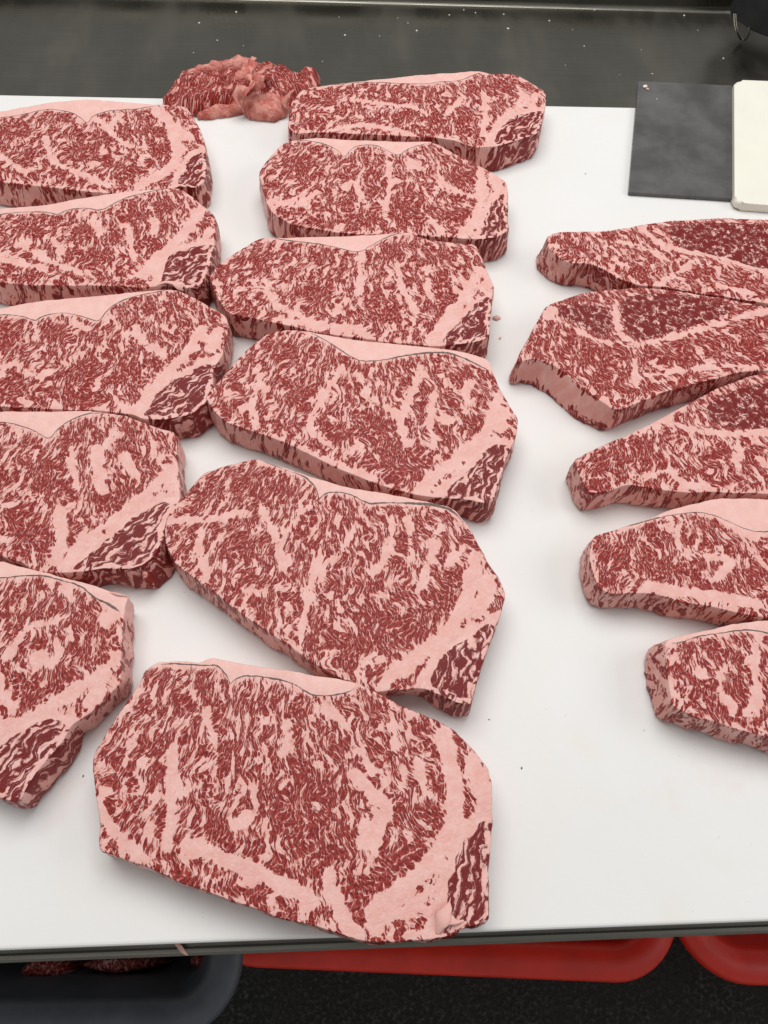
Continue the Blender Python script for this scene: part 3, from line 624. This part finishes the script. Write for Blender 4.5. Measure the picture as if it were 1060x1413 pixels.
def strip(name, px, zs, wd, mat, parent, org, seed):
    """a folded ribbon of fat draped over the heap"""
    c = resample(chaikin(np.array([[*at(p[0], p[1], z)] for p, z in zip(px, zs)])-np.array(org), False, .25, 2), .0025, False)
    tn = np.gradient(c, axis=0); tn /= np.linalg.norm(tn, axis=1)[:, None]+1e-9
    V, F = [], []; K = 10
    for k, (p, t_) in enumerate(zip(c, tn)):
        s = np.cross(t_, (0, 0, 1)); s /= np.linalg.norm(s)+1e-9; u = np.cross(s, t_)
        f = min(1, (k+.6)/3, (len(c)-.4-k)/3); ww = wd*(.75+.9*nz(p[0], p[1], 130, seed)+.35*nz(p[0], p[1], 400, seed))*f; th = .0011*f
        tw = 1.5*nz(p[0], p[1], 80, seed+2)
        for j in range(K):
            a = 2*math.pi*j/K; x, y = ww*math.cos(a), th*math.sin(a)+.35*ww*math.cos(a*2)*nz(p[0], p[1], 150, seed+5)
            x, y = x*math.cos(tw)-y*math.sin(tw), x*math.sin(tw)+y*math.cos(tw)
            V.append(tuple(p+s*x+u*y))
    for k in range(len(c)-1):
        for j in range(K): F.append((k*K+j, k*K+(j+1) % K, (k+1)*K+(j+1) % K, (k+1)*K+j))
    F += [tuple(range(K)), tuple(reversed(range((len(c)-1)*K, len(c)*K)))]
    ob = mesh_obj(name, V, F, mat, parent); A3 = np.array(V); me = ob.data
    me.attributes.new('grain', 'FLOAT_VECTOR', 'POINT').data.foreach_set('vector', (A3*1000+seed*40).astype(np.float32).ravel())
    me.attributes.new('bias', 'FLOAT', 'POINT').data.foreach_set('value', np.full(len(V), -.3, np.float32))
    me.attributes.new('side', 'FLOAT', 'POINT').data.foreach_set('value', np.full(len(V), .8, np.float32))
strip('fat_fold', [(348,78),(346,92),(330,104),(322,110)], [.030,.031,.030,.026], .0085, M['trimfat'], pile, org, 1)
strip('fat_fold', [(375,88),(362,98),(352,104),(356,114),(366,120)], [.026,.030,.031,.029,.025], .0080, M['trimfat'], pile, org, 2)
strip('fat_fold', [(322,106),(340,104),(350,114),(346,122),(330,128),(326,138),(334,148),(338,158)], [.026,.030,.031,.029,.024,.018,.011,.004], .0062, M['trimfat'], pile, org, 3)
strip('fat_fold', [(396,150),(392,142),(398,130),(408,122)], [.010,.015,.020,.022], .0055, M['trimfat'], pile, org, 4)

def torn(i, name, px, zs, wd, seed, mat='fat'):
    if ROOTS.get(i): strip(name, px, zs, wd, M[mat], ROOTS[i], ROOTS[i].location, seed)
torn(10, 'torn_fat', [(622,1238),(618,1255),(608,1272),(600,1290)], [.0285,.030,.029,.025], .0045, 21)
torn(10, 'torn_fat', [(612,1262),(628,1274),(640,1270)], [.029,.030,.027], .0035, 22)
torn(4, 'torn_fat', [(150,817),(165,821),(180,824)], [.0265,.0275,.026], .0022, 23)
torn(9, 'torn_fat', [(402,888),(408,897),(418,903)], [.0265,.0275,.024], .0026, 24)
torn(1, 'torn_fat', [(215,394),(230,388),(246,394),(262,400)], [.026,.0285,.0275,.022], .0032, 25)
torn(3, 'torn_lean', [(190,782),(203,790),(213,806)], [.024,.019,.010], .0055, 26, 'striped')
torn(2, 'torn_lean', [(262,574),(270,585),(280,588)], [.022,.016,.009], .0055, 27, 'striped')
# ------------------------------------------------------------------ plate, cream board, black case
def slab(name, px, z0, z1, mat, rad, bev, seg=3, parent=None, rs=6):
    """flat piece with rounded corners traced at its top height"""
    P = [Vector(at(p[0], p[1], z1)[:2]) for p in px]; pts = []
    for i, p in enumerate(P):
        a, b = (P[i-1]-p), (P[(i+1) % len(P)]-p); r = rad if not isinstance(rad, list) else rad[i]
        a = a.normalized()*r; b = b.normalized()*r
        if r <= 0: pts.append(p); continue
        for k in range(rs+1):
            t = k/rs; pts.append(p+a*(1-t)**2+b*t**2)
    bm = bmesh.new(); lo = [bm.verts.new((q.x, q.y, z0)) for q in pts]; hi = [bm.verts.new((q.x, q.y, z1)) for q in pts]
    ft = bm.faces.new(hi); fb = bm.faces.new(list(reversed(lo)))
    for i in range(len(pts)): j = (i+1) % len(pts); bm.faces.new((lo[i], lo[j], hi[j], hi[i]))
    bmesh.ops.bevel(bm, geom=list(ft.edges)+list(fb.edges), offset=bev, segments=seg, affect='EDGES', profile=.5)
    o = bm_obj(name, bm, mat, parent, smooth=True)
    o.modifiers.new('weighted', 'WEIGHTED_NORMAL')
    return o
o = slab('slate_plate', [(881,112),(1011.5,118),(1012.5,274),(868,265)], .0006, .0042, M['slate'], .0015, .0006, 2)
tag(o, 'square dark grey plate lying over the rear edge of the white board', 'plate')
o = slab('cream_block', [(1013.4,110),(1170,116),(1180,292),(1014,279)], .0006, .0095, M['cream'], .009, .0036, 5)
tag(o, 'cream plastic slab with rounded corners beside the dark grey plate', 'plastic slab')

zc = -BT+.024
p0, p1, p2, p3 = at(1003, 18, zc), at(1008, 23, zc), at(1037, 43, zc), at(1068, 56, zc)
org = at(1040, 30, -BT); case = empty('black_case', org)
tag(case, 'black plastic case standing on a wire ring at the rear right corner', 'case')
d = (p3-p1).normalized(); far = p3+d*.10; nrm = Vector((-d.y, d.x, 0))
prof = [p0+Vector((0, 0, .006)), p1, p2, p3, far, far+nrm*.07, p3+nrm*.07, p0+nrm*.055+d*.01]
bm = bmesh.new(); lo = [bm.verts.new(p-org) for p in prof]; hi = [bm.verts.new(p-org+Vector((0, 0, .05))+nrm*.012) for p in prof]
bm.faces.new(list(reversed(lo))); ft = bm.faces.new(hi)
for i in range(len(prof)): j = (i+1) % len(prof); bm.faces.new((lo[i], lo[j], hi[j], hi[i]))
bmesh.ops.bevel(bm, geom=bm.edges[:], offset=.0016, segments=2, affect='EDGES', profile=.5)
bm_obj('body', bm, M['black'], case)
def tube(name, path, r, mat, parent, K=8, closed=False):
    path = [Vector(p) for p in path]; V, F = [], []; n = len(path)
    for i, p in enumerate(path):
        t = ((path[(i+1) % n] if closed or i < n-1 else p)-(path[i-1] if closed or i else p)).normalized()
        a = t.cross(Vector((.31, .52, .79))).normalized(); b = t.cross(a)
        for k in range(K): q = 2*math.pi*k/K; V.append(p+a*r*math.cos(q)+b*r*math.sin(q))
    for i in range(n if closed else n-1):
        for k in range(K): j = (i+1) % n; F.append((i*K+k, i*K+(k+1) % K, j*K+(k+1) % K, j*K+k))
    return mesh_obj(name, V, F, mat, parent)
foot = at(1025, 56, -BT+.001)-org; up1 = at(1012, 15, zc+.014)-org+Vector((0, -.004, 0)); up2 = at(1033, 42, zc+.001)-org
for off in (0, .0022):
    pts = [up1+Vector((off, 0, 0)), up1.lerp(foot, .45)+Vector((-.0035+off, -.001, -.001)), up1.lerp(foot, .8)+Vector((-.002+off, 0, -.0022)), foot+Vector((off*.5, 0, 0)), foot.lerp(up2, .35)+Vector((.003, 0, -.0015)), foot.lerp(up2, .7)+Vector((.003, 0, 0)), up2+Vector((0, .002, .003))]
    c = chaikin(np.array([tuple(p) for p in pts]), False, .25, 3)
    tube('wire_ring', [tuple(p) for p in c], .00095, M['chrome'], case)
b0 = far-d*.02+nrm*.03-org; z_ = -BT-org.z
bm = bmesh.new(); bmesh.ops.create_cone(bm, cap_ends=True, segments=16, radius1=.012, radius2=.010, depth=zc+BT+.002)
for v in bm.verts: v.co += Vector((b0.x, b0.y, (zc+BT+.002)/2-.0004))
bm_obj('foot', bm, M['rubber'], case)

# ------------------------------------------------------------------ tubs under the table
def tub(name, e0, e1, z, length, depth_y, h, rad, rim, mats, label, cat, rimh=.012, group=None, taper=.03, slope=.3):
    """open tub with a broad rolled rim; e0, e1: pixels of its near rim edge at height z"""
    a, b = at(*e0, z), at(*e1, z); ux = (b-a).normalized(); uy = Vector((-ux.y, ux.x, 0))
    if length < 0: c = b; x0, x1 = length, 0
    else: c = a; x0, x1 = 0, length
    ctr = c+ux*(x0+x1)/2+uy*depth_y/2; root = empty(name, (ctr.x, ctr.y, FLOOR_Z)); L, D = abs(length)/2, depth_y/2
    def loop(ins, zz, r):
        pts = []; r = max(r, .004); lx, ly = L-ins, D-ins
        for q, (sx, sy) in enumerate(((1, 1), (-1, 1), (-1, -1), (1, -1))):
            for k in range(11):
                t = math.pi/2*(q+k/10); pts.append(ctr+ux*(sx*(lx-r)+r*math.cos(t))+uy*(sy*(ly-r)+r*math.sin(t)))
        return [(p.x-ctr.x, p.y-ctr.y, zz-FLOOR_Z) for p in pts]
    def skin(nm, loops, mat, cap=False):
        V, F = [], []; n = len(loops[0])
        for l in loops: V += l
        for k in range(len(loops)-1):
            for i in range(n): j = (i+1) % n; F.append((k*n+i, k*n+j, (k+1)*n+j, (k+1)*n+i))
        if cap: F.append(tuple(range((len(loops)-1)*n, len(loops)*n)))
        ob = mesh_obj(nm, V, F, mat, root); ob.data.set_sharp_from_angle(angle=math.radians(50)); return ob
    skin('rim', [loop(.001, z-rimh*1.6, rad), loop(0, z-rimh, rad), loop(.0015, z-.003, rad), loop(.005, z-.0005, rad-.004), loop(rim*.45, z+.001, rad-rim*.45), loop(rim*.8, z-.001, rad-rim*.8), loop(rim, z-.008, rad-rim), loop(rim+.002, z-.02, rad-rim)], mats[0])
    skin('wall', [loop(rim*.75, z-rimh*1.0, rad-rim*.7), loop(rim+taper, FLOOR_Z+.004, rad-rim-.01), loop(rim+taper+.004, FLOOR_Z+.001, rad-rim-.014)], mats[0], True)
    skin('lining', [loop(rim+.002, z-.02, rad-rim), loop(rim+.004+slope*taper, z-.06, rad-rim-.006), loop(rim+taper+.006, FLOOR_Z+.02, rad-rim-.01), loop(rim+taper+.03, FLOOR_Z+.012, rad-rim-.03)], mats[1], True)
    tag(root, label, cat, group)
    return root
tub('plastic_tub', (400, 1338), (950, 1361), -.56, -.60, .42, .30, .085, .040, (M['red'], M['red_shaded']), 'red plastic tub on the floor below the middle of the table', 'tub', group='red tubs under the table')
tub('plastic_tub', (942, 1357), (1060, 1361), -.56, .60, .42, .30, .085, .040, (M['red'], M['red_shaded']), 'red plastic tub cut by the right edge, below the table', 'tub', group='red tubs under the table')
tub('storage_bin', (0, 1440), (326, 1436), -.44, -.62, .42, .40, .070, .036, (M['bin'], M['bin']), 'charcoal bin holding meat scraps below the table front at left', 'bin')
for k, (px, lab) in enumerate([([(15,1345),(35,1325),(75,1320),(92,1330),(85,1350),(40,1352)], 'dark red meat scrap in the charcoal bin, leftmost of three'), ([(98,1332),(150,1318),(205,1322),(216,1334),(180,1342),(150,1346),(120,1338)], 'dark red meat scrap in the middle of the charcoal bin'), ([(255,1325),(270,1316),(292,1316),(290,1338),(270,1338)], 'dark red meat scrap by the right wall of the charcoal bin')]):
    o_ = at(px[0][0], px[0][1], -.62)
    f = None
    pts = px
    # pile support inside the bin: the scraps are thick lumps lying on its bottom
    zb = FLOOR_Z+.013; Hh = .32
    P = [at(q[0], q[1], zb+Hh) for q in pts]; c = sum(P, Vector())/len(P)
    V, F = [], []; ring = resample(chaikin(np.array([tuple(q-c) for q in P]), True, .25, 2), .006, True); n = len(ring)
    for s, zz in ((.75, 0), (1.0, Hh*.3), (1.04, Hh*.7), (1.0, Hh*.93), (.8, Hh), (.45, Hh*1.02)):
        for i, q in enumerate(ring): V.append((q[0]*s, q[1]*s, zz+.006*nz(q[0], q[1], 60, k+zz*9)))
    for r in range(5):
        for i in range(n): j = (i+1) % n; F.append((r*n+i, r*n+j, (r+1)*n+j, (r+1)*n+i))
    F += [tuple(range(5*n, 6*n)), tuple(reversed(range(n)))]
    o = mesh_obj('meat_scrap', V, F, M['marbled']); o.location = (c.x, c.y, zb); me = o.data; A3 = np.array(V)
    me.attributes.new('grain', 'FLOAT_VECTOR', 'POINT').data.foreach_set('vector', (A3*1000+k*90).astype(np.float32).ravel())
    me.attributes.new('bias', 'FLOAT', 'POINT').data.foreach_set('value', np.full(len(V), .75, np.float32))
    me.attributes.new('side', 'FLOAT', 'POINT').data.foreach_set('value', np.full(len(V), .5, np.float32))
    tag(o, lab, 'meat scrap', 'scraps in the bin')

# ------------------------------------------------------------------ crumbs
def crumb(name, x, y, z, sx, sy, sz, mat, seed, label, cat, group, ang=0):
    p = at(x, y, z); bm = bmesh.new(); bmesh.ops.create_icosphere(bm, subdivisions=2, radius=1)
    for v in bm.verts:
        k = 1+.35*noise.noise(v.co*1.7+Vector((seed, 0, 0))); v.co = Vector((v.co.x*sx*k, v.co.y*sy*k, max(-.6, v.co.z)*sz*k+sz*.6))
    bmesh.ops.rotate(bm, verts=bm.verts, cent=(0, 0, 0), matrix=Matrix.Rotation(math.radians(ang), 3, 'Z'))
    o = bm_obj(name, bm, mat, None, True); o.location = p
    return tag(o, label, cat, group)
crumb('fat_crumb', 685, 440, 0, .0034, .0022, .0016, M['pinkbit'], 1, 'pink crumb of fat between the centre steaks and the right column', 'crumb', 'crumbs', 10)
crumb('fat_crumb', 690, 467, 0, .0016, .0010, .0006, M['pinkbit'], 2, 'tiny pale smear of fat just nearer than the pink crumb', 'crumb', 'crumbs', 60)
crumb('fat_sliver', 250, 1309, -BT+.0066, .0052, .0014, .0011, M['pinkbit'], 4, 'pale sliver of fat stuck across the front lip', 'crumb', 'crumbs', -42)
crumb('fat_crumb', 890, 120, .0042, .0028, .0020, .0012, M['crumb'], 5, 'pale fat crumb on the rear corner of the dark plate', 'crumb', 'crumbs', 30)
crumb('fat_crumb', 893, 124, .0042, .0014, .0018, .0012, M['pinkbit'], 6, 'small pinkish crumb beside the pale one on the dark plate', 'crumb', 'crumbs', 70)
crumb('fat_crumb', 906, 137, .0042, .0007, .0007, .0005, M['crumb'], 7, 'tiny white speck nearer than the crumbs on the dark plate', 'crumb', 'crumbs')
rg = random.Random(5)
for k, (x, y) in enumerate([(326,17),(300,56),(336,63),(476,49),(468,24),(267,73),(275,32),(549,25),(563,32),(575,43),(620,21),(656,18),(758,29),(695,20),(790,41),(806,64),(885,69),(963,42),(998,81),(780,90),(900,102),(944,22),(855,103),(640,14),(701,40),(524,50),(445,85),(820,14)]):
    s = rg.uniform(.0005, .0009) if k % 3 else rg.uniform(.0009, .0014)
    crumb('white_crumb', x, y, -BT-.0005, s, s*rg.uniform(.7, 1.1), s*.6, M['crumb'], k+20, 'one of the tiny white crumbs scattered on the steel behind the board', 'crumb', 'white crumbs on the steel', rg.uniform(0, 180))
for k, (x, y) in enumerate([(675,993),(720,1060),(115,1071),(808,240)]):
    s = rg.uniform(.0004, .0006)
    crumb('meat_speck', x, y, 0, s, s*1.6, s*.4, M['membrane'], k+60, 'one of the tiny brown specks on the bare white board', 'speck', 'brown specks on the board', rg.uniform(0, 180))
